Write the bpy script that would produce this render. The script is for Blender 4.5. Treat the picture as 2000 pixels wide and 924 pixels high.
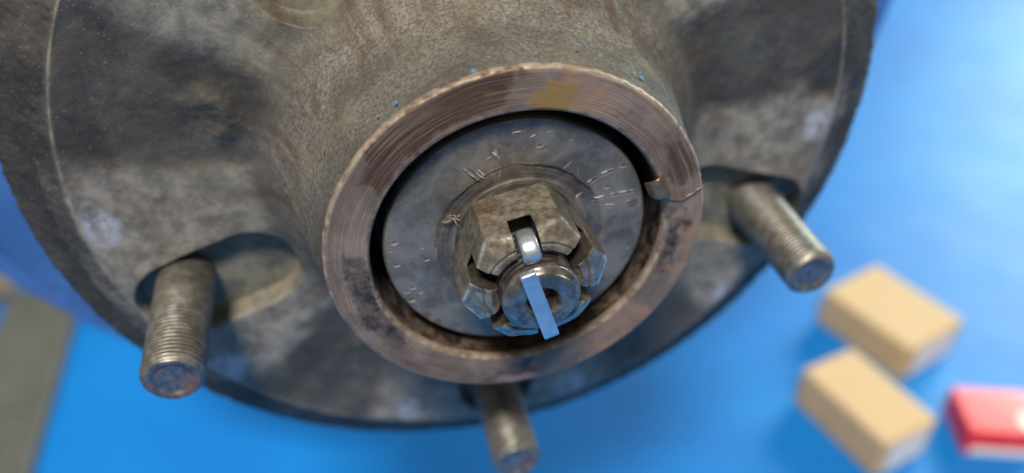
import bpy, bmesh, math
import numpy as np
from mathutils import Matrix, Vector

for o in list(bpy.data.objects):
    bpy.data.objects.remove(o, do_unlink=True)
scene = bpy.context.scene
COL = scene.collection
MM = 0.001
AX = 0.300                       # height of the hub axis above the floor

# ------------------------------------------------------------------ camera
CAM = np.array([-29.1703, 92.4774, 117.2748])          # hub frame, mm (x right, y up, z out along the axle)
ROT = np.array([[0.97391608, 0.13550612, -0.18200428],
                [0.0, 0.80212029, 0.59716249],
                [0.22690850, -0.58158502, 0.78119869]])


def W(p):
    """hub millimetres -> world metres"""
    return Vector((p[0] * MM, -p[2] * MM, p[1] * MM + AX))


cam_data = bpy.data.cameras.new("camera")
cam = bpy.data.objects.new("camera", cam_data)
COL.objects.link(cam)
T = np.array([[1, 0, 0], [0, 0, -1], [0, 1, 0]], float)
M3 = T @ ROT
cam.matrix_world = Matrix.Translation(W(CAM)) @ Matrix([list(r) for r in M3]).to_4x4()
cam_data.sensor_width = 36.0
cam_data.lens = 1590.967 / 2000 * 36
cam_data.clip_start = 0.01
cam_data.clip_end = 200
cam_data.dof.use_dof = True
cam_data.dof.focus_distance = 0.143
cam_data.dof.aperture_fstop = 6.6
scene.camera = cam

# ------------------------------------------------------------------ world and lamps (a workshop)
world = bpy.data.worlds.new("World")
scene.world = world
world.use_nodes = True
bg = world.node_tree.nodes["Background"]
bg.inputs[0].default_value = (1.0, 0.96, 0.90, 1)
bg.inputs[1].default_value = 0.28


def area_lamp(name, loc, target, sx, sy, watts, col):
    d = bpy.data.lights.new(name, 'AREA')
    d.shape = 'RECTANGLE'
    d.size, d.size_y = sx, sy
    d.energy = watts
    d.color = col
    o = bpy.data.objects.new(name, d)
    COL.objects.link(o)
    o.location = loc
    o.rotation_euler = (Vector(target) - Vector(loc)).to_track_quat('-Z', 'Y').to_euler()
    return o


area_lamp("ceiling_lamp", (-0.40, -1.0, 2.15), (0, 0, 0.3), 0.5, 0.3, 73, (1.0, 0.945, 0.86))
area_lamp("workshop_window", (2.6, 1.5, 1.35), (0.25, 0.1, 0.1), 1.5, 1.3, 108, (0.80, 1.0, 0.95))

vs = scene.view_settings
vs.view_transform = 'Standard'
vs.look = 'None'
vs.exposure = 0.0
vs.gamma = 1.0
vs.use_curve_mapping = False

# ------------------------------------------------------------------ helpers
rng = np.random.default_rng(7)
LAT = rng.random((64, 64, 64)).astype(np.float32)


def vnoise(P):
    P = np.asarray(P, np.float32)
    i = np.floor(P).astype(np.int64)
    f = P - i
    f = f * f * (3 - 2 * f)
    i0 = i & 63
    i1 = (i + 1) & 63
    x0, y0, z0 = i0[..., 0], i0[..., 1], i0[..., 2]
    x1, y1, z1 = i1[..., 0], i1[..., 1], i1[..., 2]
    fx, fy, fz = f[..., 0], f[..., 1], f[..., 2]
    a = LAT[x0, y0, z0] * (1 - fx) + LAT[x1, y0, z0] * fx
    b = LAT[x0, y1, z0] * (1 - fx) + LAT[x1, y1, z0] * fx
    c = LAT[x0, y0, z1] * (1 - fx) + LAT[x1, y0, z1] * fx
    d = LAT[x0, y1, z1] * (1 - fx) + LAT[x1, y1, z1] * fx
    return (a * (1 - fy) + b * fy) * (1 - fz) + (c * (1 - fy) + d * fy) * fz - 0.5


def fbm(P, size, octaves=4, gain=0.5, off=0.0):
    """fractal noise, about -0.5..0.5, feature size in mm"""
    P = np.asarray(P, np.float32) / size + off
    out = 0
    amp = 1.0
    tot = 0
    for k in range(octaves):
        out = out + amp * vnoise(P + 17.3 * k)
        tot += amp
        amp *= gain
        P = P * 2.03
    return out / tot * 1.6


def sstep(a, b, x):
    t = np.clip((x - a) / (b - a), 0, 1)
    return t * t * (3 - 2 * t)


def link(o, parent=None):
    COL.objects.link(o)
    if parent is not None:
        o.parent = parent
    return o


def tag(o, label=None, cat=None, group=None, kind=None):
    for k, v in (("label", label), ("category", cat), ("group", group), ("kind", kind)):
        if v:
            o[k] = v
    return o


def empty(name, loc, label, cat, group=None):
    o = bpy.data.objects.new(name, None)
    o.empty_display_size = 0.01
    o.location = loc
    link(o)
    return tag(o, label, cat, group)


def mesh_np(name, V, faces, mat, parent=None, smooth=True, attrs=None):
    """V in local metres; faces int array (n,4) or (n,3)"""
    me = bpy.data.meshes.new(name)
    V = np.asarray(V, np.float32)
    faces = np.asarray(faces, np.int32)
    n, k = faces.shape
    me.vertices.add(len(V))
    me.vertices.foreach_set("co", V.ravel())
    me.loops.add(n * k)
    me.loops.foreach_set("vertex_index", faces.ravel())
    me.polygons.add(n)
    me.polygons.foreach_set("loop_start", np.arange(0, n * k, k, dtype=np.int32))
    me.polygons.foreach_set("use_smooth", np.full(n, smooth, bool))
    me.update(calc_edges=True)
    me.validate()
    for an, av in (attrs or {}).items():
        a = me.attributes.new(an, 'FLOAT', 'POINT')
        a.data.foreach_set("value", np.ascontiguousarray(av, np.float32).ravel())
    me.materials.append(mat)
    o = bpy.data.objects.new(name, me)
    return link(o, parent)


def loc_m(X):
    """hub mm array (...,3) -> local metres of an empty that sits on the hub axis"""
    X = np.asarray(X, float)
    return np.stack([X[..., 0], -X[..., 2], X[..., 1]], -1) * MM


def grid(name, X, mat, parent, wrap=True, attrs=None, flip=False, smooth=True):
    """X (rows, cols, 3) hub mm, wrapping over the columns"""
    nr, nc, _ = X.shape
    r = np.arange(nr - 1)[:, None]
    c = np.arange(nc if wrap else nc - 1)[None, :]
    c2 = (c + 1) % nc
    a = r * nc + c
    b = r * nc + c2
    d = (r + 1) * nc + c
    e = (r + 1) * nc + c2
    F = np.stack([a, d, e, b], -1).reshape(-1, 4)
    if flip:
        F = F[:, ::-1]
    return mesh_np(name, loc_m(X).reshape(-1, 3), F, mat, parent, smooth,
                   {k: v.reshape(-1) for k, v in (attrs or {}).items()})


def resample(pts, step, smooth=0.0):
    p = np.array(pts, float)
    s = np.r_[0, np.cumsum(np.hypot(*np.diff(p, axis=0).T))]
    n = max(4, int(s[-1] / step))
    t = np.linspace(0, s[-1], n)
    q = np.stack([np.interp(t, s, p[:, 0]), np.interp(t, s, p[:, 1])], 1)
    if smooth > 0:
        k = int(3 * smooth / step)
        w = np.exp(-0.5 * (np.arange(-k, k + 1) * step / smooth) ** 2)
        w /= w.sum()
        e = np.concatenate([2 * q[0] - q[1:k + 1][::-1], q, 2 * q[-1] - q[-k - 1:-1][::-1]])
        q = np.stack([np.convolve(e[:, i], w, 'valid') for i in (0, 1)], 1)
    return q


# ------------------------------------------------------------------ material helper
class Mat:
    def __init__(self, name):
        self.m = bpy.data.materials.new(name)
        self.m.use_nodes = True
        self.t = self.m.node_tree
        self.b = self.t.nodes["Principled BSDF"]
        self.co = self.t.nodes.new("ShaderNodeTexCoord").outputs["Object"]

    def n(self, kind, **kw):
        x = self.t.nodes.new(kind)
        for k, v in kw.items():
            setattr(x, k, v)
        return x

    def put(self, sock, v):
        if isinstance(v, bpy.types.NodeSocket):
            self.t.links.new(v, sock)
        else:
            if sock.type == 'RGBA' and len(v) == 3:
                v = (*v, 1)
            sock.default_value = v

    def math(self, op, a, b=0.0, c=None, clamp=False):
        x = self.n("ShaderNodeMath", operation=op, use_clamp=clamp)
        self.put(x.inputs[0], a)
        self.put(x.inputs[1], b)
        if c is not None:
            self.put(x.inputs[2], c)
        return x.outputs[0]

    def noise(self, size_mm, detail=4, rough=0.55, dist=0.0, scale3=None, vec=None):
        x = self.n("ShaderNodeTexNoise")
        v = vec or self.co
        if scale3:
            mp = self.n("ShaderNodeMapping")
            mp.inputs["Scale"].default_value = scale3
            self.put(mp.inputs[0], v)
            v = mp.outputs[0]
        self.put(x.inputs["Vector"], v)
        x.inputs["Scale"].default_value = 1000.0 / size_mm
        x.inputs["Detail"].default_value = detail
        x.inputs["Roughness"].default_value = rough
        x.inputs["Distortion"].default_value = dist
        return x.outputs["Fac"]

    def attr(self, name):
        x = self.n("ShaderNodeAttribute", attribute_name=name)
        return x.outputs["Fac"]

    def ramp(self, v, lo, hi, a=0.0, b=1.0):
        x = self.n("ShaderNodeMapRange", interpolation_type='SMOOTHSTEP')
        self.put(x.inputs["Value"], v)
        for i, q in zip(("From Min", "From Max", "To Min", "To Max"), (lo, hi, a, b)):
            self.put(x.inputs[i], q)
        return x.outputs["Result"]

    def mix(self, f, a, b, mode='MIX'):
        x = self.n("ShaderNodeMix", data_type='RGBA', blend_type=mode)
        self.put(x.inputs[0], f)
        self.put(x.inputs[6], a)
        self.put(x.inputs[7], b)
        return x.outputs[2]

    def polar(self):
        """radius in mm and angle round the axle (object Y)"""
        s = self.n("ShaderNodeSeparateXYZ")
        self.put(s.inputs[0], self.co)
        x, z = s.outputs[0], s.outputs[2]
        r = self.math('SQRT', self.math('ADD', self.math('MULTIPLY', x, x), self.math('MULTIPLY', z, z)))
        return self.math('MULTIPLY', r, 1000.0), self.math('ARCTAN2', z, x)

    def bump(self, h, dist_mm=0.1, strength=1.0, prev=None):
        x = self.n("ShaderNodeBump")
        x.inputs["Strength"].default_value = strength
        x.inputs["Distance"].default_value = dist_mm * MM
        self.put(x.inputs["Height"], h)
        if prev is not None:
            self.put(x.inputs["Normal"], prev)
        return x.outputs[0]

    def done(self, color, rough, metal=0.0, normal=None, coat=None, spec=None):
        b = self.b
        self.put(b.inputs["Base Color"], color)
        self.put(b.inputs["Roughness"], rough)
        self.put(b.inputs["Metallic"], metal)
        if normal is not None:
            self.put(b.inputs["Normal"], normal)
        if coat is not None:
            self.put(b.inputs["Coat Weight"], coat)
            b.inputs["Coat Roughness"].default_value = 0.12
        if spec is not None:
            self.put(b.inputs["Specular IOR Level"], spec)
        return self.m


def srgb(r, g, b):
    return tuple(((c / 255) / 12.92 if c <= 10 else ((c / 255 + 0.055) / 1.055) ** 2.4) for c in (r, g, b))


# ---- cast iron of the hub
def mat_cast():
    m = Mat("cast_iron")
    big = m.noise(16, 5, 0.62, 0.4)
    mid = m.noise(4.5, 5, 0.65)
    fine = m.noise(0.55, 3, 0.6)
    grain = m.noise(0.7, 4, 0.72)
    dark = m.mix(m.ramp(big, 0.35, 0.68), srgb(64, 60, 55), srgb(90, 85, 78))
    padc = m.mix(m.ramp(mid, 0.32, 0.7), srgb(99, 93, 84), srgb(148, 141, 129))
    c = m.mix(m.attr("pad"), dark, padc)
    # brown oily film, greenish grey film
    c = m.mix(m.math('MULTIPLY', m.ramp(m.noise(22, 4, 0.6, 0.8), 0.42, 0.75), 0.45), c, srgb(82, 67, 55))
    c = m.mix(m.math('MULTIPLY', m.ramp(m.noise(13, 5, 0.65, 0.5, (1, 1.4, 1)), 0.42, 0.78), 0.5), c, srgb(118, 118, 104))
    # boss flank: sand-cast skin, lighter ochre grey
    boss = m.attr("boss")
    bc = m.mix(m.ramp(grain, 0.3, 0.7), srgb(75, 72, 67), srgb(137, 131, 121))
    bc = m.mix(m.math('MULTIPLY', m.ramp(m.noise(9, 5, 0.65, 0.6), 0.42, 0.68), 0.65), bc, srgb(76, 68, 60))
    bc = m.mix(m.math('MULTIPLY', m.ramp(m.noise(14, 4, 0.6, 0.3), 0.48, 0.72), 0.5), bc, srgb(136, 124, 96))
    bc = m.mix(m.math('MULTIPLY', m.attr("halo"), 0.75), bc, srgb(66, 62, 56))
    c = m.mix(boss, c, bc)
    # pockets
    c = m.mix(m.attr("pocket"), c, m.mix(m.ramp(mid, 0.35, 0.65), srgb(84, 83, 73), srgb(118, 114, 98)))
    c = m.mix(m.math('MULTIPLY', m.attr("ochre"), m.ramp(mid, 0.3, 0.6, 0.35, 1.0)), c, srgb(106, 99, 82))
    # pale bluish wear on the pad shoulders
    c = m.mix(m.math('MULTIPLY', m.attr("pale"), m.ramp(m.noise(3.2, 5, 0.7), 0.36, 0.55, 0.25, 1.0)), c, srgb(160, 160, 168))
    c = m.mix(m.math('MULTIPLY', m.attr("edge"), 0.6), c, srgb(170, 156, 132))
    c = m.mix(m.math('MULTIPLY', m.attr("soot"), 0.8), c, srgb(40, 38, 37))
    c = m.mix(m.attr("streak"), c, srgb(78, 62, 48))
    # grain
    c = m.mix(m.ramp(fine, 0.62, 0.8, 0, 0.55), c, srgb(180, 172, 155))
    c = m.mix(m.ramp(fine, 0.2, 0.42, 0.6, 0.0), c, srgb(38, 34, 30))
    rough = m.math('ADD', m.ramp(mid, 0.3, 0.7, 0.42, 0.62), m.math('MULTIPLY', m.math('MAXIMUM', boss, m.attr("outer")), 0.2))
    nb = m.bump(fine, 0.16, 0.55)
    nb = m.bump(grain, 0.2, 0.5, nb)
    return m.done(c, rough, 0.12, nb, spec=0.28)


def mat_ring():
    m = Mat("turned_rim")
    r, a = m.polar()
    wob = m.noise(9, 3, 0.5)
    rr = m.math('ADD', r, m.math('MULTIPLY', wob, 0.9))
    cv = m.n("ShaderNodeCombineXYZ")
    m.put(cv.inputs[0], m.math('MULTIPLY', rr, 3.6))
    m.put(cv.inputs[1], m.math('MULTIPLY', a, 1.6))
    line = m.n("ShaderNodeTexNoise")
    m.put(line.inputs[0], cv.outputs[0])
    line.inputs["Scale"].default_value = 1.0
    line.inputs["Detail"].default_value = 3
    line.inputs["Roughness"].default_value = 0.7
    line = line.outputs["Fac"]
    groove = m.math('SINE', m.math('MULTIPLY', rr, 11.5))
    big = m.noise(11, 5, 0.6, 0.5)
    mid = m.noise(3.2, 5, 0.65, 0.3)
    c = m.mix(m.ramp(big, 0.33, 0.68), srgb(96, 81, 69), srgb(130, 112, 98))
    c = m.mix(m.ramp(line, 0.45, 0.7, 0.0, 0.3), c, srgb(182, 158, 136))
    c = m.mix(m.ramp(line, 0.32, 0.46, 0.3, 0.0), c, srgb(92, 72, 62))
    c = m.mix(m.math('MULTIPLY', m.attr("rust"), m.ramp(line, 0.42, 0.62, 1.0, 0.4)), c, srgb(70, 46, 27))
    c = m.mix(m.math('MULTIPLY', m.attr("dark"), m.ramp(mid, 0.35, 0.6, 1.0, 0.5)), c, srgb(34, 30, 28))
    c = m.mix(m.math('MULTIPLY', m.attr("pink"), m.ramp(mid, 0.4, 0.6, 0.2, 0.8)), c, srgb(148, 114, 88))
    oil = m.attr("oil")
    c = m.mix(m.math('MULTIPLY', oil, 0.95), c, srgb(140, 106, 28))
    c = m.mix(m.attr("edge"), c, srgb(156, 140, 122))
    rough = m.math('SUBTRACT', m.ramp(mid, 0.3, 0.7, 0.36, 0.52), m.math('MULTIPLY', oil, 0.2))
    nb = m.bump(groove, 0.012, 0.7)
    nb = m.bump(line, 0.07, 0.5, nb)
    nb = m.bump(m.noise(0.8, 3), 0.06, 0.5, nb)
    return m.done(c, rough, 0.12, nb, coat=m.math('MULTIPLY', oil, 0.9), spec=0.3)


def mat_steel(name, lo, hi, brown, metal=0.75, r0=0.26, r1=0.46, polar=0.0, oil=0.25):
    m = Mat(name)
    big = m.noise(8, 5, 0.6, 0.4)
    mid = m.noise(1.9, 5, 0.65)
    fine = m.noise(0.35, 3, 0.6)
    c = m.mix(m.ramp(mid, 0.34, 0.68), lo, hi)
    c = m.mix(m.ramp(big, 0.48, 0.66, 0, 0.6), c, brown)
    c = m.mix(m.ramp(fine, 0.6, 0.78, 0, 0.3), c, tuple(min(1, x * 2) for x in hi))
    nb = m.bump(fine, 0.035, 0.6)
    nb = m.bump(mid, 0.10, 0.5, nb)
    if polar:
        r, a = m.polar()
        g = m.math('SINE', m.math('MULTIPLY', m.math('ADD', r, m.math('MULTIPLY', m.noise(5, 2), 0.8)), polar))
        nb = m.bump(g, 0.012, 0.6, nb)
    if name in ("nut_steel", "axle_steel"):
        c = m.mix(m.math('MULTIPLY', m.attr("grime_shade"), 0.92), c, srgb(24, 20, 17))  # black grease, plus slot and crevice shade put into the colour
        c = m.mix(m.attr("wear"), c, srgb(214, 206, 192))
    wet = m.ramp(m.noise(5.5, 4, 0.6, 0.6), 0.5, 0.62, 0, oil)
    rough = m.ramp(mid, 0.3, 0.7, r0, r1)
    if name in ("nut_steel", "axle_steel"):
        g = m.attr("grime_shade")
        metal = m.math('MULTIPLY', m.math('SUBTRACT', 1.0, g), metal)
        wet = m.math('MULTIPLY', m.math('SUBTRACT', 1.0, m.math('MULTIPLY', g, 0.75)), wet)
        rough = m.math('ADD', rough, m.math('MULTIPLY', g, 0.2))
    return m.done(c, rough, metal, nb, coat=wet)


def mat_washer():
    m = Mat("washer_steel")
    big = m.noise(9, 5, 0.62, 0.5)
    mid = m.noise(1.5, 5, 0.65)
    fine = m.noise(0.3, 3, 0.6)
    c = m.mix(m.ramp(big, 0.34, 0.66), srgb(80, 76, 70), srgb(118, 112, 103))
    c = m.mix(m.ramp(mid, 0.5, 0.75, 0, 0.5), c, srgb(130, 121, 106))
    c = m.mix(m.math('MULTIPLY', m.attr("track"), m.ramp(mid, 0.3, 0.6, 0.9, 0.5)), c, srgb(62, 54, 48))
    c = m.mix(m.attr("bright"), c, srgb(212, 206, 196))
    c = m.mix(m.math('MULTIPLY', m.attr("oil"), 0.8), c, srgb(92, 70, 32))
    oilf = m.attr("oil")
    wet = m.math('ADD', m.ramp(m.noise(7, 4, 0.6, 0.6), 0.42, 0.6, 0.05, 0.45), m.math('MULTIPLY', oilf, 0.4))
    r, a = m.polar()
    g = m.math('SINE', m.math('MULTIPLY', m.math('ADD', r, m.math('MULTIPLY', m.noise(6, 2), 1.0)), 14.0))
    nb = m.bump(g, 0.008, 0.6)
    nb = m.bump(fine, 0.03, 0.5, nb)
    nb = m.bump(mid, 0.06, 0.5, nb)
    return m.done(c, m.ramp(mid, 0.3, 0.7, 0.34, 0.5), 0.25, nb, coat=wet, spec=0.35)


def mat_simple(name, col, rough, metal=0.0, var=0.12, size=3.0, bump=0.03, coat=None, spec=None):
    m = Mat(name)
    nz = m.noise(size, 4, 0.6)
    c = m.mix(m.ramp(nz, 0.3, 0.7), tuple(x * (1 - var) for x in col), tuple(min(1, x * (1 + var)) for x in col))
    nb = m.bump(m.noise(size * 0.3, 3), bump, 0.5)
    return m.done(c, m.ramp(nz, 0.3, 0.7, rough * 0.85, rough * 1.15), metal, nb, coat=coat, spec=spec)


def mat_floor():
    m = Mat("blue_floor_paint")
    big = m.noise(260, 4, 0.6, 0.5)
    mid = m.noise(60, 4, 0.6)
    c = m.mix(m.ramp(big, 0.3, 0.7), srgb(0, 106, 184), srgb(0, 122, 198))
    c = m.mix(m.ramp(mid, 0.55, 0.75, 0, 0.12), c, srgb(0, 84, 182))
    nb = m.bump(m.noise(14, 3), 0.3, 0.25)
    return m.done(c, m.ramp(mid, 0.3, 0.7, 0.48, 0.53), 0.0, nb, spec=0.4)


CAST = mat_cast()
RIM = mat_ring()
WASHER = mat_washer()
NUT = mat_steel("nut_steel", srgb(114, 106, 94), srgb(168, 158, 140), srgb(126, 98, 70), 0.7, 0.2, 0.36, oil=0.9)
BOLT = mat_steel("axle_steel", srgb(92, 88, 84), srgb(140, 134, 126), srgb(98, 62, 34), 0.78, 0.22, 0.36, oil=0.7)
STUD = mat_steel("stud_steel", srgb(106, 103, 96), srgb(140, 136, 127), srgb(112, 104, 92), 0.65, 0.36, 0.5, oil=0.1)
STUD_END = mat_steel("stud_end_steel", srgb(88, 88, 92), srgb(132, 130, 130), srgb(172, 104, 66), 0.7, 0.3, 0.45, oil=0.1)
ZINC = mat_simple("zinc_plate", srgb(186, 192, 198), 0.36, 0.85, 0.10, 2.4, 0.004)
BLUEPAINT = mat_simple("blue_enamel", srgb(58, 96, 150), 0.36, 0.0, 0.15, 18, 0.05, coat=0.3)
BLUEFLECK = mat_simple("blue_paint_fleck", srgb(66, 116, 150), 0.6, 0.0, 0.25, 0.6, 0.05)
SHAVING = mat_simple("brown_shaving", srgb(128, 100, 72), 0.28, 0.7, 0.35, 1.0, 0.03, coat=0.5)
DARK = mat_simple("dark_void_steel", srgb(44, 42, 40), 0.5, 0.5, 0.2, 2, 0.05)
GREY_CAST = mat_simple("rough_cast_barrel", srgb(74, 68, 61), 0.7, 0.1, 0.2, 5, 0.2)
GREY = mat_simple("grey_painted_steel", srgb(86, 85, 79), 0.55, 0.0, 0.10, 20, 0.1)
CARD = mat_simple("tan_cardboard", srgb(194, 164, 122), 0.7, 0.0, 0.05, 12, 0.06)
CARDEND = mat_simple("tan_cardboard_flap", srgb(176, 142, 100), 0.7, 0.0, 0.06, 12, 0.06)
PAPER = mat_simple("white_paper", srgb(232, 228, 220), 0.6, 0.0, 0.03, 8, 0.02)
RED = mat_simple("red_carton", srgb(226, 40, 38), 0.28, 0.0, 0.06, 14, 0.03, coat=0.25)

# ------------------------------------------------------------------ setting: floor
bm = bmesh.new()
bmesh.ops.create_grid(bm, x_segments=1, y_segments=1, size=30)
me = bpy.data.meshes.new("floor")
bm.to_mesh(me)
bm.free()
me.materials.append(mat_floor())
floor = link(bpy.data.objects.new("floor", me))
tag(floor, kind="structure")

HUBLOC = (0, 0, AX)

# ------------------------------------------------------------------ blue brake drum behind the hub
def lathe(name, prof, mat, parent, seg=256, flip=False, grime_shade=None):
    p = np.array(prof, float)
    th = np.linspace(0, 2 * np.pi, seg, endpoint=False)
    X = np.stack([p[:, None, 0] * np.cos(th), p[:, None, 0] * np.sin(th), np.repeat(p[:, 1:2], seg, 1)], -1)
    at_ = None if grime_shade is None else {"grime_shade": np.clip(grime_shade + 1.2 * fbm(X, 3, 3), 0, 1)}
    return grid(name, X, mat, parent, flip=flip, attrs=at_)


drum = empty("brake_drum", HUBLOC, "blue painted brake drum rim standing out behind the dark wheel hub", "brake drum")
lathe("drum_face", resample([(70, -150), (150, -150), (160, -147), (172.5, -147), (174.2, -146.5)], 0.8), BLUEPAINT, drum)
lathe("drum_lip", resample([(174.2, -146.6), (174.8, -143.6), (175.8, -143), (180.0, -143), (181.2, -144), (181.5, -148)], 0.3, 0.4),
      mat_simple("pale_blue_lip", srgb(62, 98, 156), 0.32, 0.0, 0.15, 9, 0.05, coat=0.3), drum)
lathe("drum_shell", resample([(181.5, -148), (181.8, -156), (184, -158), (184, -225), (178, -230), (40, -234)], 0.8, 0.6), BLUEPAINT, drum)
lathe("axle_tube", resample([(40, -234), (32, -240), (30, -265), (30, -620)], 2.0), BLUEPAINT, drum, 64)

# ------------------------------------------------------------------ wheel hub
hub = empty("wheel_hub", HUBLOC, "dark cast iron wheel hub with raised turned rim and threaded wheel studs", "wheel hub")

STUDS = [(-68.4, -24.4, -5.0), (70.2, -25.4, -7.0), (1.4, -73.3, -7.6)]
SANG = np.radians([-160.8, -19.2, -89.0, 55.0, 127.0])
# wheel stud pockets: inner end, outer end, half width (mm)
SLOTS = [((-53.2, -22.6), (-69.2, -28.3), 10.4), ((55, -21.0), (72.5, -26.6), 10.4), ((1.2, -56), (1.8, -73.5), 10.2),
         ((-33.2, 43.7), (-43.7, 58), 10.6), ((39, 47), (47, 57), 11.0)]


def seg_dist(x, y, a, b):
    ax, ay = a
    bx, by = b
    dx, dy = bx - ax, by - ay
    t = np.clip(((x - ax) * dx + (y - ay) * dy) / (dx * dx + dy * dy), 0, 1)
    return np.hypot(x - ax - t * dx, y - ay - t * dy)


prof = resample([(36.35, -1.2), (37.0, -5), (38.4, -12), (40.6, -21), (43.0, -28), (46.2, -32.4), (50, -34.2), (55, -34.7), (70, -34.7),
                 (84.6, -34.7), (85.6, -35.0), (97.0, -41.2), (98.0, -43.0), (98.0, -58), (60, -60)], 0.27, 0.55)
NT = 1500
th = np.linspace(0, 2 * np.pi, NT, endpoint=False)
R_, Z_ = prof[:, :1], prof[:, 1:]
X = R_ * np.cos(th)
Y = R_ * np.sin(th)
Z = np.repeat(Z_, NT, 1)
P = np.stack([X, Y, Z], -1)
n1 = fbm(P, 9, 4)
n2 = fbm(P, 2.2, 3, off=5.1)
n3 = fbm(P, 26, 3, off=9.7)
n4 = fbm(P, 0.9, 2, off=2.7)
front = (sstep(46, 50, R_) * (1 - sstep(84.0, 85.2, R_))) * (Z_ > -40)
bossm = 1 - sstep(42, 50 + 10 * 0, R_)
bossm = np.where(Z_ > -38, bossm, 0) * np.ones_like(X)
# raised pads round each stud
ang = np.arctan2(Y, X)
pad = np.zeros_like(X)
dang_all = np.full_like(X, 9.0)
for a in SANG:
    da = np.abs((ang - a + np.pi) % (2 * np.pi) - np.pi)
    dang_all = np.minimum(dang_all, da)
lim = np.radians(24.0) + n1 * 0.07
pad = (1 - sstep(-0.05, 0.05, dang_all - lim)) * sstep(45, 52, R_ + n1 * 6) * (R_ < 90) * (Z_ > -38)
padz = pad * front
# pockets
dslot = np.full_like(X, 99.0)
for a, b, w in SLOTS:
    dslot = np.minimum(dslot, seg_dist(X, Y, a, b) - w)
dslot = dslot + n1 * 0.5
pk = (1 - sstep(-1.1, 0.15, dslot)) * (Z_ > -38) * (R_ > 40) * (R_ < 90)
# cast lump on the dark web
lump = np.exp(-(((X + 54.5) / 4.6) ** 2 + ((Y - 16) / 6.2) ** 2) ** 2)
lump2 = np.exp(-(((X + 56.5) / 3.0) ** 2 + ((Y - 15.0) / 4.0) ** 2) ** 1.5)
dz = padz * 0.55 + front * (n1 * (0.5 - 0.25 * pad) + n2 * (0.3 - 0.16 * pad)) + lump * 1.5 * front + lump * front * n2 * 0.35 - lump2 * 1.3 * front
dz = dz * (1 - 0.6 * pk)
dz = dz - pk * 4.6
Z = Z + dz
dr = bossm * (n1 * 0.5 + n2 * 0.14 + n4 * 0.10)
outer = sstep(85.2, 86.4, R_) * np.ones_like(X)
dr = dr + outer * (n2 * 0.5 + n4 * 0.5) * 1.2
lip = np.exp(-((R_ - 85.0) / 0.3) ** 2) * (Z_ > -40) * np.ones_like(X)
Z = Z + lip * (0.25 + 0.3 * n2)
edge_fade = sstep(36.3, 37.2, R_)
X = X + np.cos(th) * dr * edge_fade
Y = Y + np.sin(th) * dr * edge_fade
at = {}
at["pad"] = pad
at["boss"] = np.clip(bossm + 0.6 * n1 * (R_ < 52), 0, 1)
at["pocket"] = pk
ring_ = np.exp(-((dslot + 1.3) / 1.0) ** 2)
at["ochre"] = np.clip(ring_ * (0.6 + 2.2 * n1) + lump * 0.35 * (n2 > -0.1), 0, 1) * (Z_ > -38)
pale = np.zeros_like(X)
for px, py, sx in ((-81.5, -6.5, 4.6), (-64, -51, 4.8), (22, -77.5, 4.4), (81.5, -3, 4.6), (66, -52.5, 4.8), (-23, -77, 4.0)):
    rr = np.hypot(X - px, Y - py) / sx
    pale = np.maximum(pale, 1 - sstep(0.45, 1.3, rr + n2 * 0.7 + n1 * 0.6))
at["pale"] = pale * front
at["edge"] = np.clip(lip * (0.65 + 1.2 * n2), 0, 1)
soot = np.clip((1 - pad) * front * (0.4 + 0.9 * n3), 0, 1)
soot = np.maximum(soot, outer * np.clip(0.7 + 1.0 * n1, 0, 1.0))
at["soot"] = soot
at["outer"] = outer
at["halo"] = sstep(-16, -1.5, Z_ + 5 * n1) * bossm * np.clip(0.75 + 1.2 * n1, 0, 1)
u = fbm(np.stack([ang * 55 + 300, R_ * 0.10 + 0 * X, 0 * X], -1), 3.0, 4)
at["streak"] = np.clip(sstep(0.05, 0.35, u) * sstep(38, 42, R_) * (1 - sstep(50, 60, R_)) * 0.6, 0, 1)
at = {k: v * np.ones_like(X) for k, v in at.items()}
grid("hub_casting", np.stack([X, Y, Z], -1), CAST, hub, attrs=at)

# turned rim of the boss with its bore
prof = resample([(27.6, -16), (27.9, -8), (28.0, -1.0), (28.35, -0.25), (28.8, 0.0), (35.6, 0.0), (36.1, -0.25), (36.35, -1.0), (36.4, -2.5)], 0.12, 0.14)
NT = 900
th = np.linspace(0, 2 * np.pi, NT, endpoint=False)
R_, Z_ = prof[:, :1], prof[:, 1:]
X = R_ * np.cos(th)
Y = R_ * np.sin(th)
Z = np.repeat(Z_, NT, 1)
P = np.stack([X, Y, Z], -1)
n1 = fbm(P, 6, 4)
n2 = fbm(P, 1.2, 3, off=4)
ang = np.arctan2(Y, X)
face = sstep(28.5, 28.9, R_) * (Z_ > -0.5)
inner_edge = np.exp(-((R_ - 28.4) / 0.4) ** 2) * (Z_ > -1.2)
outer_edge = np.exp(-((R_ - 36.1) / 0.35) ** 2) * (Z_ > -1.5)


def arc(a0, a1, r0, r1, soft=0.12, w=0.8):
    a = np.degrees(ang)
    mid, half = (a0 + a1) / 2, (a1 - a0) / 2
    d = np.abs((a - mid + 180) % 360 - 180) / half
    rm, rh = (r0 + r1) / 2, (r1 - r0) / 2
    e = np.maximum(d, np.abs(R_ - rm) / rh)
    return 1 - sstep(1 - soft * 2.5, 1 + soft * 2.5, e + n1 * w + n2 * 0.35)


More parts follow.
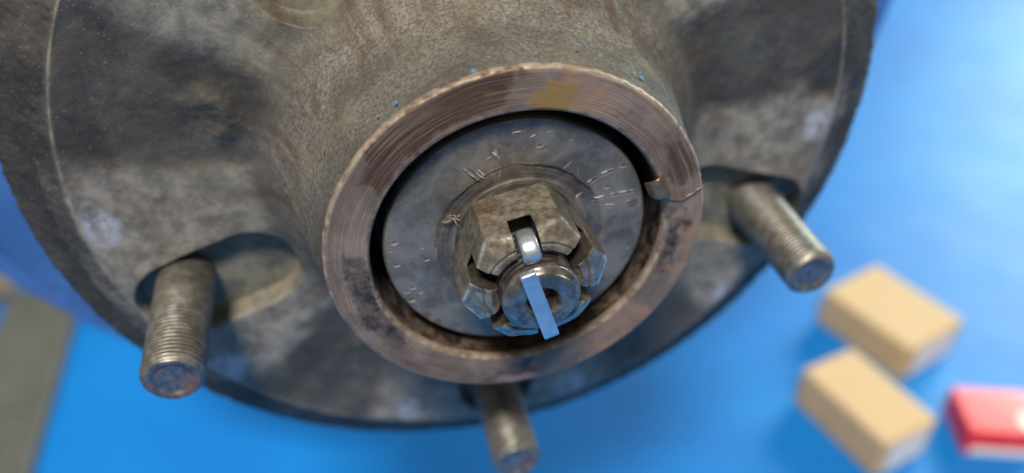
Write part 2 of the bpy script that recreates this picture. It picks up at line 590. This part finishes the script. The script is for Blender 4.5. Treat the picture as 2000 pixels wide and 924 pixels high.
oil = np.maximum(arc(76, 92, 28.6, 31.6, 0.22, 1.6), arc(74, 82, 31, 33.4, 0.22, 1.6))
at = {"rust": np.clip(1.3 * arc(96, 142, 30.0, 36.2, w=0.7) + 0.8 * arc(20, 38, 31, 36, w=1.2) + 0.5 * arc(-150, -100, 31, 36.5, w=1.5), 0, 1),
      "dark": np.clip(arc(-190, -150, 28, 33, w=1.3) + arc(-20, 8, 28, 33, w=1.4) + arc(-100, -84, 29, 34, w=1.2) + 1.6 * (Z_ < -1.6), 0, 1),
      "pink": np.clip(arc(-20, 5, 31, 36, w=1.6) + arc(-75, -40, 30, 36, w=1.7) + arc(60, 76, 29, 35, w=1.6), 0, 1),
      "oil": oil,
      "edge": np.clip(outer_edge * (0.5 + 1.8 * n2) * (np.sin(ang) > -0.3) + inner_edge * (0.4 + 2.0 * n2), 0, 1)}
Z = Z + face * (n2 * 0.05 + n1 * 0.05) + oil * face * 0.12 + outer_edge * n2 * (0.06 + 0.12 * (np.sin(ang) > 0.2)) + inner_edge * n2 * 0.25
at = {k: v * np.ones_like(X) for k, v in at.items()}
dr = outer_edge * n2 * (0.08 + 0.12 * (np.sin(ang) > 0.2)) + inner_edge * n2 * 0.2
grid("turned_rim", np.stack([X + np.cos(th) * dr, Y + np.sin(th) * dr, Z], -1), RIM, hub, attrs=at)
lathe("hub_barrel", resample([(62, -59), (64, -70), (70, -152)], 1.0, 1.5), GREY_CAST, hub, 128)
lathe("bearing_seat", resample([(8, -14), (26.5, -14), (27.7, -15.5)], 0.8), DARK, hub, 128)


# wheel studs
def thread_grid(cx, cy, z0, z1, rad, pitch, depth, th0=0.0, plain=0.0, nt=120, runout=3.0, wear_seed=0.0, fillet=0.0):
    nz = int((z1 - z0) / pitch * 10)
    z = np.linspace(z0, z1, nz)[:, None]
    t = np.linspace(0, 2 * np.pi, nt, endpoint=False)[None, :]
    ph = (z / pitch - t / (2 * np.pi)) % 1.0
    tri = np.abs(ph * 2 - 1)
    g = sstep(0.15, 0.95, tri)
    amp = depth * sstep(z0 + th0, z0 + th0 + runout, z)
    if plain:
        amp = amp * (1 - sstep(z1 - plain - 0.6, z1 - plain, z))
    r = rad - amp * (1 - g)
    tip = sstep(z1 - 1.3, z1, z)
    r = r - tip * 1.0
    if fillet:
        r = r + fillet * np.exp(-(z - z0) / 1.6)
    Xg = np.stack([r * np.cos(t), r * np.sin(t), z + 0 * t], -1)
    nn = fbm(Xg + wear_seed, 1.6, 3)
    Xg[..., 0] += nn * 0.05 * np.cos(t)
    Xg[..., 1] += nn * 0.05 * np.sin(t)
    Xg[..., 0] += cx
    Xg[..., 1] += cy
    return Xg


def disc_grid(cx, cy, prof, nt=120, seed=0.0, amp=0.05):
    p = np.array(prof)
    t = np.linspace(0, 2 * np.pi, nt, endpoint=False)[None, :]
    Xg = np.stack([p[:, :1] * np.cos(t), p[:, :1] * np.sin(t), p[:, 1:] + 0 * t], -1)
    Xg[..., 2] += fbm(Xg + seed, 1.4, 3) * amp
    Xg[..., 0] += cx
    Xg[..., 1] += cy
    return Xg


for i, (cx, cy, zt) in enumerate(STUDS):
    s = grid("wheel_stud", thread_grid(cx, cy, -42.5, zt, 6.15, 1.1, 0.2, th0=14.0 if i == 0 else 4.0, wear_seed=i * 31.0, fillet=0.7), STUD, hub)
    grid("stud_end", disc_grid(cx, cy, resample([(5.17, zt), (4.5, zt + 0.10), (4.1, zt - 0.05), (3.4, zt - 0.55), (0.02, zt - 0.75)], 0.12, 0.14),
                               seed=i * 9.0, amp=0.12), STUD_END, s, flip=True)

# flecks of blue paint caught on the casting beside the rim: joined, each only a few pixels
fl = []
ff = []
frng = np.random.default_rng(3)
for a, n, r0 in ((127.3, 3, 36.0), (124.5, 1, 36.3), (104.3, 2, 35.9), (56.5, 3, 37.3), (53.6, 2, 37.0), (50.8, 2, 37.0), (46.1, 2, 36.8), (75, 1, 38.0)):
    for k in range(n):
        aa = math.radians(a + frng.normal() * 1.0)
        r = r0 + 0.3 + abs(frng.normal()) * 0.5
        base = np.array([r * math.cos(aa), r * math.sin(aa), -1.0 - abs(frng.normal()) * 0.9 - (r - 36.3) * 1.2])
        s = frng.uniform(0.12, 0.5)
        eR = np.array([math.cos(aa), math.sin(aa), 0.25])
        eT = np.array([-math.sin(aa), math.cos(aa), 0])
        eZ = np.array([-0.25 * math.cos(aa), -0.25 * math.sin(aa), 1.0])
        o = len(fl)
        nk = 9
        fl.append(base + eR * 0.05)
        for q in range(nk):
            w = 2 * math.pi * q / nk
            k_ = s * frng.uniform(0.5, 1.25)
            fl.append(base - eR * 0.12 + eT * 1.3 * k_ * math.cos(w) + eZ * k_ * math.sin(w))
        ff += [[o, o + 1 + q, o + 1 + (q + 1) % nk] for q in range(nk)]
fk = mesh_np("paint_flecks", loc_m(np.array(fl)), ff, BLUEFLECK, hub, smooth=False)
fk["kind"] = "stuff"

# ------------------------------------------------------------------ thrust washer
washer = empty("thrust_washer", HUBLOC, "scratched dark steel thrust washer inside the turned hub rim", "washer")
prof = resample([(7.3, -3.0), (24.7, -3.0), (25.2, -3.25), (25.45, -4.0), (25.45, -7.5)], 0.14, 0.12)
NT = 1100
th = np.linspace(0, 2 * np.pi, NT, endpoint=False)
R_, Z_ = prof[:, :1], prof[:, 1:]
X = R_ * np.cos(th)
Y = R_ * np.sin(th)
Z = np.repeat(Z_, NT, 1)
P = np.stack([X, Y, Z], -1)
n1 = fbm(P, 5, 4, off=1.0)
n2 = fbm(P, 0.9, 3, off=3.0)
flat = (Z_ > -3.2) * 1.0
bright = np.zeros_like(X)
dz = np.zeros_like(X)


def scratch(a, b, w=0.16, depth=0.18, burr=0.16):
    global dz, bright
    L = math.hypot(b[0] - a[0], b[1] - a[1])
    ux, uy = (b[0] - a[0]) / L, (b[1] - a[1]) / L
    s = (X - a[0]) * ux + (Y - a[1]) * uy
    t = -(X - a[0]) * uy + (Y - a[1]) * ux + n1 * 0.25
    env = sstep(-0.1, 0.6, s) * (1 - sstep(L - 0.6, L + 0.1, s))
    dz = dz - depth * env * np.exp(-(t / w) ** 2) + burr * env * np.exp(-((t - 1.7 * w) / (0.9 * w)) ** 2)
    bright = np.maximum(bright, min(1, depth / 0.16) * env * np.exp(-((t - 1.7 * w) / w) ** 2) * np.clip(0.5 + 2.5 * n2, 0, 1))


for a, b, w in (((-10.2, 16.6), (-6.6, 12.8), .2), ((-9.2, 16.9), (-6.2, 13.6), .16), ((-8.8, 15.4), (-7.3, 13.2), .14), ((-7.6, 16.2), (-6.2, 14.4), .14),
                ((-5.0, 21.2), (-4.1, 18.6), .2), ((-4.9, 19.4), (-3.5, 17.7), .17), ((-5.8, 17.9), (-4.6, 18.5), .12),
                ((13.0, 10.2), (15.2, 11.4), .22), ((15.4, 11.6), (18.3, 12.6), .2), ((11.0, 7.0), (12.6, 7.9), .22), ((14.0, 6.2), (17.0, 6.8), .22), ((17.6, 6.9), (22.6, 7.2), .2),
                ((16.8, 4.6), (19.0, 4.3), .2), ((21.0, 4.6), (22.8, 5.0), .2), ((-1.2, 22.4), (1.2, 22.8), .14), ((2.0, 21.2), (3.5, 21.8), .14)):
    scratch(a, b, w)
srng = np.random.default_rng(23)
for _ in range(26):
    rr0, aa0 = 13 + 11.5 * math.sqrt(srng.random()), srng.uniform(0, 2 * math.pi)
    p0 = (rr0 * math.cos(aa0), rr0 * math.sin(aa0))
    dd = aa0 + math.pi / 2 + srng.normal() * 0.7
    ll = srng.uniform(0.5, 3.2)
    p1 = (p0[0] + ll * math.cos(dd), p0[1] + ll * math.sin(dd))
    if math.hypot(*p1) < 24.6:
        scratch(p0, p1, srng.uniform(0.07, 0.12), 0.05, 0.05)
drng = np.random.default_rng(11)
dents = [(-21.1, -6.8), (-21.8, -9.2), (-20.6, -8.4), (-22.4, -7.6), (-24.0, 1.0), (-23.2, 2.8), (-20.4, -0.6), (-18.2, 0.8), (-21.0, -11.4), (-17.6, -2.0), (-19.2, -9.8), (-23.2, -2.4),
         (4.0, 19.6), (9.5, 20.2), (-15.5, 16.0), (20.0, 13.2), (17.2, 9.0)]
for px, py in dents:
    s = drng.uniform(0.14, 0.42)
    d = np.hypot((X - px) / (s * 1.4), (Y - py) / s)
    dz = dz - 0.16 * np.exp(-d ** 2) + 0.10 * np.exp(-((d - 1.35) / 0.4) ** 2)
    bright = np.maximum(bright, 0.55 * np.exp(-((d - 1.35) / 0.35) ** 2) * (Y < py) * np.clip(0.5 + 2 * n2, 0, 1))
# curved tool mark at left
dcirc = np.hypot(X + 24.6, Y - 1.5) - 9.0
cm = np.exp(-(dcirc / 0.16) ** 2) * (X > -18.5) * sstep(-3, 0.0, Y) * (1 - sstep(9.0, 10.5, Y))
dz = dz - 0.12 * cm
Rr = np.hypot(X - 0.6, Y + 0.2)
track = sstep(13.0, 13.5, Rr) * (1 - sstep(15.6, 16.6, Rr + n1 * 1.2))
dz = dz - 0.42 * track * (0.85 + 0.6 * n1)
for q in (13.9, 14.8, 15.6):
    dz = dz - 0.05 * np.exp(-((Rr - q) / 0.12) ** 2)
oil = np.zeros_like(X)
for px, py, s in ((-17.5, -12.5, 1.7), (-18.5, -15.6, 1.3), (22.6, 4.8, 1.2), (-16.6, -18, 1.2)):
    oil = np.maximum(oil, 1 - sstep(0.6, 1.2, np.hypot(X - px, Y - py) / s + n1 * 0.8 + n2 * 0.3))
Z = Z + flat * (dz + n1 * 0.10 + n2 * 0.05 + oil * 0.10)
at = {"track": track * np.clip(0.75 + 1.2 * n1, 0, 1), "bright": np.clip(bright, 0, 1) * flat, "oil": oil * flat}
at = {k: v * np.ones_like(X) for k, v in at.items()}
grid("washer_plate", np.stack([X, Y, Z], -1), WASHER, washer, attrs=at)

# ------------------------------------------------------------------ castle nut
nut = empty("castle_nut", HUBLOC, "worn hexagonal castle nut with six slots screwed onto the axle end", "nut")
PH0 = math.radians(130.74 - 30)            # middle of the flat with the pin slot
AF = 11.85
NB = 7.05


def hex_r(th):
    h = np.zeros_like(th)
    for k in range(6):
        h += np.maximum(np.cos(th - PH0 - k * math.pi / 3), 0) ** 150.0
    return np.minimum(AF / h ** (1 / 150.0), 13.62)


HALF = [2.12, 1.6, 1.65, 1.6, 1.6, 1.65]   # half widths of the slots
U = []                                     # one column: (sector, t in the slot block or None, fraction between blocks)
for k in range(6):
    h = HALF[k]
    tb = np.concatenate([[-h - 0.55, -h - 0.3, -h - 0.15, -h - 0.07], np.linspace(-h + 0.02, h - 0.02, 26), [h + 0.07, h + 0.15, h + 0.3, h + 0.55]])
    U += [(k, t, None) for t in tb]
    U += [(k, None, f) for f in np.linspace(0, 1, 92)[1:-1]]


def col_theta(r):
    """angle of every column at radius r (array per column)"""
    out = np.zeros(len(U))
    for i, (k, t, f) in enumerate(U):
        if t is not None:
            out[i] = PH0 + k * math.pi / 3 + math.asin(t / r[i])
        else:
            a0 = PH0 + k * math.pi / 3 + math.asin((HALF[k] + 0.55) / r[i])
            a1 = PH0 + (k + 1) * math.pi / 3 - math.asin((HALF[(k + 1) % 6] + 0.55) / r[i])
            out[i] = a0 + (a1 - a0) * f
    return out


IN_SLOT = np.array([1.0 if (t is not None and abs(t) < HALF[k]) else 0.0 for k, t, f in U])
LIP = np.array([max(0.0, 1 - (abs(t) - HALF[k]) / 0.2) if (t is not None and abs(t) > HALF[k]) else 0.0 for k, t, f in U])
NC = len(U)


def nut_front(x, y):
    r = np.hypot(x, y)
    nn = fbm(np.stack([x, y, 0 * x], -1), 3.2, 4, off=6)
    z = np.minimum(12.2, 12.2 - 0.66 * (r - 9.9))            # outer chamfer
    z = np.minimum(z, 12.2 - 0.9 * (8.3 - r))                # inner chamfer
    z = z - 0.35 * np.exp(-((r - 9.6) / 0.3) ** 2) + nn * 0.42 - 0.1 * LIP
    deep = 6.2 - 2.6 * (1 - sstep(10.6, 11.7, r)) + 0.5 * nn
    return np.where(IN_SLOT > 0, deep, z)


rows, grime_shade, wear = [], [], []
rb = np.full(NC, NB)
tb_ = col_theta(rb)
zf = nut_front(NB * np.cos(tb_), NB * np.sin(tb_))
for f in np.linspace(0, 1, 5)[:-1]:
    rows.append(np.stack([NB * np.cos(tb_), NB * np.sin(tb_), -1 + (zf + 1) * f], -1))
    grime_shade.append(np.ones(NC))
    wear.append(np.zeros(NC))
for f in np.linspace(0, 1, 90):
    r = NB + (AF + 1.5 - NB) * f * np.ones(NC)
    for _ in range(6):                                        # columns bend with the radius: settle on the hexagon
        tt = col_theta(r)
        hx = hex_r(tt) - 0.12
        r = NB + (hx - NB) * f
    x, y = r * np.cos(tt), r * np.sin(tt)
    z = nut_front(x, y)
    rows.append(np.stack([x, y, z], -1))
    wv = fbm(np.stack([x, y, 0 * x], -1), 1.3, 3)
    grime_shade.append(np.clip(np.maximum(IN_SLOT * (1 - 0.25 * sstep(11.4, 11.8, r)), 0.9 * (LIP > 0.6)) + np.exp(-((r - 9.6) / 0.4) ** 2) * 0.6 + 0.5 * (1 - sstep(8.2, 9.4, r)), 0, 1))  # slots darkened in the colour: grease together with recess shade
    wear.append(np.clip(np.exp(-((hx + 0.12 - r) / 0.5) ** 2) * np.clip(0.7 + 1.6 * wv, 0, 1) + 0.35 * (LIP > 0.2) * np.clip(0.4 + 2 * wv, 0, 1), 0, 1) * (1 - IN_SLOT) * (LIP < 0.6))
ztop, rt, tt = rows[-1][:, 2], hx + 0.12, tt
for k, f in enumerate(np.linspace(0.02, 1, 60)):
    rr = rt - 0.12 * (1 - min(1, f * 8))
    rows.append(np.stack([rr * np.cos(tt), rr * np.sin(tt), ztop - 0.05 + (-1.6 - ztop) * f], -1))
    grime_shade.append(IN_SLOT * max(0, 0.5 - k / 8) * 1.0)
    wear.append(wear[93] * max(0, 1 - k / 4))
X = np.array(rows)
rad = np.hypot(X[..., 0], X[..., 1])
nn = fbm(X, 4, 4, off=2) * 0.16 + fbm(X, 0.9, 3) * 0.07
side = np.zeros(len(rows))[:, None]
side[-60:] = 1
X[..., 0] += X[..., 0] / rad * nn * side
X[..., 1] += X[..., 1] / rad * nn * side
nb_ = grid("nut_body", X, NUT, nut, attrs={"grime_shade": np.array(grime_shade), "wear": np.array(wear)})
nb_.data.set_sharp_from_angle(angle=math.radians(48))
lathe("nut_collar", resample([(11.6, -1.3), (12.0, -1.4), (12.1, -1.9), (12.1, -3.6)], 0.1, 0.1), NUT, nut, 200, grime_shade=0.95)  # collar coloured near black to read as the shaded crevice behind the flats
lathe("nut_collar_face", resample([(7.2, -1.35), (11.6, -1.3)], 0.5), NUT, nut, 200, grime_shade=0.95)

# ------------------------------------------------------------------ axle spindle end
axle = empty("axle_spindle", HUBLOC, "threaded axle end with drilled centre hole poking through the castle nut", "axle")
sx = thread_grid(0, 0, -12, 15.9, 7.02, 1.5, 0.32, plain=2.4, runout=0.5, wear_seed=77.0)
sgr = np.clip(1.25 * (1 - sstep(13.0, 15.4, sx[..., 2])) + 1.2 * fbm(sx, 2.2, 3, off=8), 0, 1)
sp = grid("spindle_thread", sx, BOLT, axle, attrs={"grime_shade": sgr})
grid("spindle_end", disc_grid(0, 0, resample([(6.02, 15.9), (5.6, 16.15), (3.3, 16.15), (2.7, 15.6), (2.4, 13.5), (2.0, 12.6), (0.02, 12.4)], 0.1, 0.12), seed=5.0, amp=0.14),
     BOLT, axle, flip=True)

# ------------------------------------------------------------------ cotter pin
pin = empty("cotter_pin", HUBLOC, "shiny zinc cotter pin through the castle nut slot, leg bent over axle end", "cotter pin")


def sweep(name, path, wdir, width, thick, mat, parent, nsec=20, power=3.0, ends=True, widths=None):
    p = np.array(path, float)
    tan = np.gradient(p, axis=0)
    tan /= np.linalg.norm(tan, axis=1)[:, None]
    w = np.array(wdir, float)
    w = w[None] - tan * (tan @ w)[:, None]
    w /= np.linalg.norm(w, axis=1)[:, None]
    nrm = np.cross(tan, w)
    t = np.linspace(0, 2 * np.pi, nsec, endpoint=False)
    cx = np.sign(np.cos(t)) * np.abs(np.cos(t)) ** (2 / power)
    cy = np.sign(np.sin(t)) * np.abs(np.sin(t)) ** (2 / power)
    ws = np.ones(len(p)) if widths is None else np.array(widths)
    Xg = p[:, None] + w[:, None] * (cx[None, :, None] * width / 2 * ws[:, None, None]) + nrm[:, None] * (cy[None, :, None] * thick / 2 * ws[:, None, None])
    if ends:
        def cap(i, out):
            c = p[i]
            return [c + (Xg[i] - c) * s + tan[i] * out * o for s, o in ((0.90, 0.10), (0.0, 0.12))]
        a = cap(0, -1)
        b = cap(-1, 1)
        Xg = np.concatenate([np.array([a[1], a[0]]), Xg, np.array(b)])
    return grid(name, Xg, mat, parent)


PA = math.radians(100.74)
er = np.array([math.cos(PA), math.sin(PA), 0])
et = np.array([-math.sin(PA), math.cos(PA), 0])
ez = np.array([0, 0, 1.0])
# eye: a loop of half-round wire standing in the upper slot
q = np.linspace(0, 1, 110)
aa = np.radians(-150 + 300 * q)
loop = [er * (8.7 + 2.2 * math.cos(a)) + ez * (10.9 + 2.9 * math.sin(a)) for a in aa]
loop = [er * 4.5 + ez * 8.6, er * 6.0 + ez * 8.8] + loop + [er * 6.2 + ez * 12.8]
eye = sweep("pin_eye", loop, et, 3.2, 1.35, ZINC, pin, power=2.8, nsec=48)
# leg: out of the lower slot, forward, and back up across the axle end
top = np.array([-3.35, 8.2, 17.6])
bot = np.array([1.2, -6.6, 17.6])
dr_ = (bot - top) / np.linalg.norm(bot - top)
wd = np.cross(dr_, ez)
leg = [top + dr_ * s for s in np.linspace(0, 14.2, 16)]
c0 = top + dr_ * 14.4
for a in np.radians(np.linspace(15, 90, 6)):
    leg.append(c0 + dr_ * 1.3 * math.sin(a) - ez * 1.3 * (1 - math.cos(a)))
e0 = leg[-1]
leg += [e0 - ez * 2.5, e0 - ez * 5.0, e0 - ez * 6.8 - dr_ * 0.5, e0 - ez * 7.6 - dr_ * 2.2]
sweep("pin_leg", leg, wd, 2.8, 1.25, ZINC, pin, power=7.0, nsec=32)


# ------------------------------------------------------------------ metal shavings
def ribbon(name, path, wdir, width, thick, label, where):
    p = np.array(path, float)
    base = p[0]
    o = empty(name, W(base), label, "shaving")
    n = len(p)
    prof_w = 0.35 + 0.65 * np.sin(np.linspace(0.25, math.pi - 0.1, n))
    sweep("curl", p - base, wdir, width, thick, SHAVING, o, nsec=10, power=2.0, widths=prof_w)
    return o


sc_ = np.array([25.9, 10.0, -0.3])
e1 = np.array([0.92, 0.36, 0.15])
path = [sc_ + (2.1 - 0.7 * k) * (math.cos(math.radians(190 - 235 * k)) * e1 + math.sin(math.radians(190 - 235 * k)) * np.array([0, 0, 1.0])) for k in np.linspace(0, 1, 30)]
ribbon("metal_shaving", path, (0.36, -0.9, 0.15), 4.8, 0.2, "curled brown metal shaving bridging the gap right of the washer", None)
path = [[25.9 + 10.2 * k, 6.9 + 2.4 * k ** 2 + 0.35 * math.sin(9 * k), 0.35 + 0.5 * math.sin(3 * k)] for k in np.linspace(0, 1, 24)]
ribbon("metal_shaving", path, (0, 0.2, 1), 0.32, 0.16, "hair thin metal shaving lying across the right of the turned rim", None)

burr = empty("metal_burr", W((-12.4, 7.0, -2.6)), "frayed pale metal burr on the washer just left of the castle nut", "burr")
brng = np.random.default_rng(5)
V, F = [], []
for k in range(26):
    b0 = np.array([brng.uniform(-1.6, 1.6), brng.uniform(-0.8, 0.6), 0.0])
    d = np.array([brng.normal() * 0.7 - 0.4, brng.normal() * 0.7 + 0.3, abs(brng.normal()) * 0.7 + 0.2])
    d *= brng.uniform(0.7, 1.5) / np.linalg.norm(d)
    s = np.cross(d, [0.3, 0.5, 0.8])
    s *= brng.uniform(0.06, 0.16) / np.linalg.norm(s)
    o = len(V)
    V += [b0 - s, b0 + s, b0 + d * 0.6 + s * 0.7 + np.array([0, 0, .1]), b0 + d, b0 - np.array([0, 0, .15])]
    F += [[o, o + 1, o + 2], [o, o + 2, o + 3], [o + 1, o + 4, o + 2], [o + 4, o, o + 3], [o + 4, o + 3, o + 2]]
mesh_np("burr_fringe", loc_m(np.array(V)), F, mat_simple("pale_burr", srgb(190, 172, 150), 0.35, 0.6, 0.3, 0.5, 0.03), burr, smooth=False)


# ------------------------------------------------------------------ things on the floor
def box_part(name, size, mat, parent, loc=(0, 0, 0), bevel=0.001, seg=3, bulge=0.0):
    """size and loc in metres; loc is the centre of the base"""
    bm = bmesh.new()
    bmesh.ops.create_cube(bm, size=1)
    bmesh.ops.scale(bm, vec=size, verts=bm.verts)
    bmesh.ops.translate(bm, vec=(0, 0, size[2] / 2), verts=bm.verts)
    if bevel:
        bmesh.ops.bevel(bm, geom=list(bm.edges), offset=bevel, segments=seg, profile=0.6, affect='EDGES')
    me = bpy.data.meshes.new(name)
    bm.to_mesh(me)
    bm.free()
    me.materials.append(mat)
    o = bpy.data.objects.new(name, me)
    o.location = loc
    return link(o, parent)


def carton(cx, cz, L, Wd, H, deg, label):
    """cx, cz hub mm on the floor; deg = heading of the long side in hub x-z"""
    o = empty("cardboard_box", (cx * MM, -cz * MM, 0), label, "box", "small cardboard boxes on the blue floor")
    o.rotation_euler.z = -math.radians(deg)
    L, Wd, H = L * MM, Wd * MM, H * MM
    box_part("carton", (L, Wd, H), CARD, o, bevel=0.0028, seg=3)
    # end faced to the viewer: two tuck flaps and a white label
    box_part("end_flap", (0.0008, Wd - 0.007, H * 0.48), CARDEND, o, (L / 2 + 0.0002, 0, H * 0.48), bevel=0.0002, seg=1)
    box_part("label", (0.0005, Wd * 0.74, H * 0.8), PAPER, o, (L / 2 + 0.0008, -Wd * 0.02, H * 0.1), bevel=0.0001, seg=1)
    return o


carton(314.0, -226.0, 70, 55, 29, 71, "tan cardboard box lying behind the other one, farther from the hub")
carton(252.0, -158.0, 66, 42, 30, 76, "tan cardboard box nearer the hub, with its longer side in shade")

red = empty("red_box", (0.3275, 0.135, 0), "small glossy red box with white base stripe on the blue floor", "box")
red.rotation_euler.z = math.radians(-18)
box_part("carton", (0.044, 0.035, 0.020), RED, red, (0, 0, 0), bevel=0.0012)
box_part("base_stripe", (0.039, 0.0008, 0.0055), PAPER, red, (0.001, -0.0177, 0.001), bevel=0.0002, seg=1)
bm = bmesh.new()
bmesh.ops.create_cone(bm, cap_ends=True, segments=32, radius1=0.0085, radius2=0.0085, depth=0.0006)
me = bpy.data.meshes.new("round_sticker")
bm.to_mesh(me)
bm.free()
me.materials.append(PAPER)
stk = bpy.data.objects.new("round_sticker", me)
stk.location = (0.016, -0.0085, 0.0203)
link(stk, red)

# grey steel beam lying under the hub
beam = empty("grey_beam", (-0.2555, 0.2, 0), "grey painted steel beam lying on the blue floor left of the hub", "beam")
box_part("beam_bar", (0.049, 0.60, 0.010), GREY, beam, (0, -0.10, 0), bevel=0.002)
box_part("beam_foot", (0.16, 0.024, 0.012), mat_simple("tan_steel", srgb(108, 100, 88), 0.55, 0.0, 0.1, 20, 0.1), beam, (-0.105, 0.212, 0), bevel=0.002)
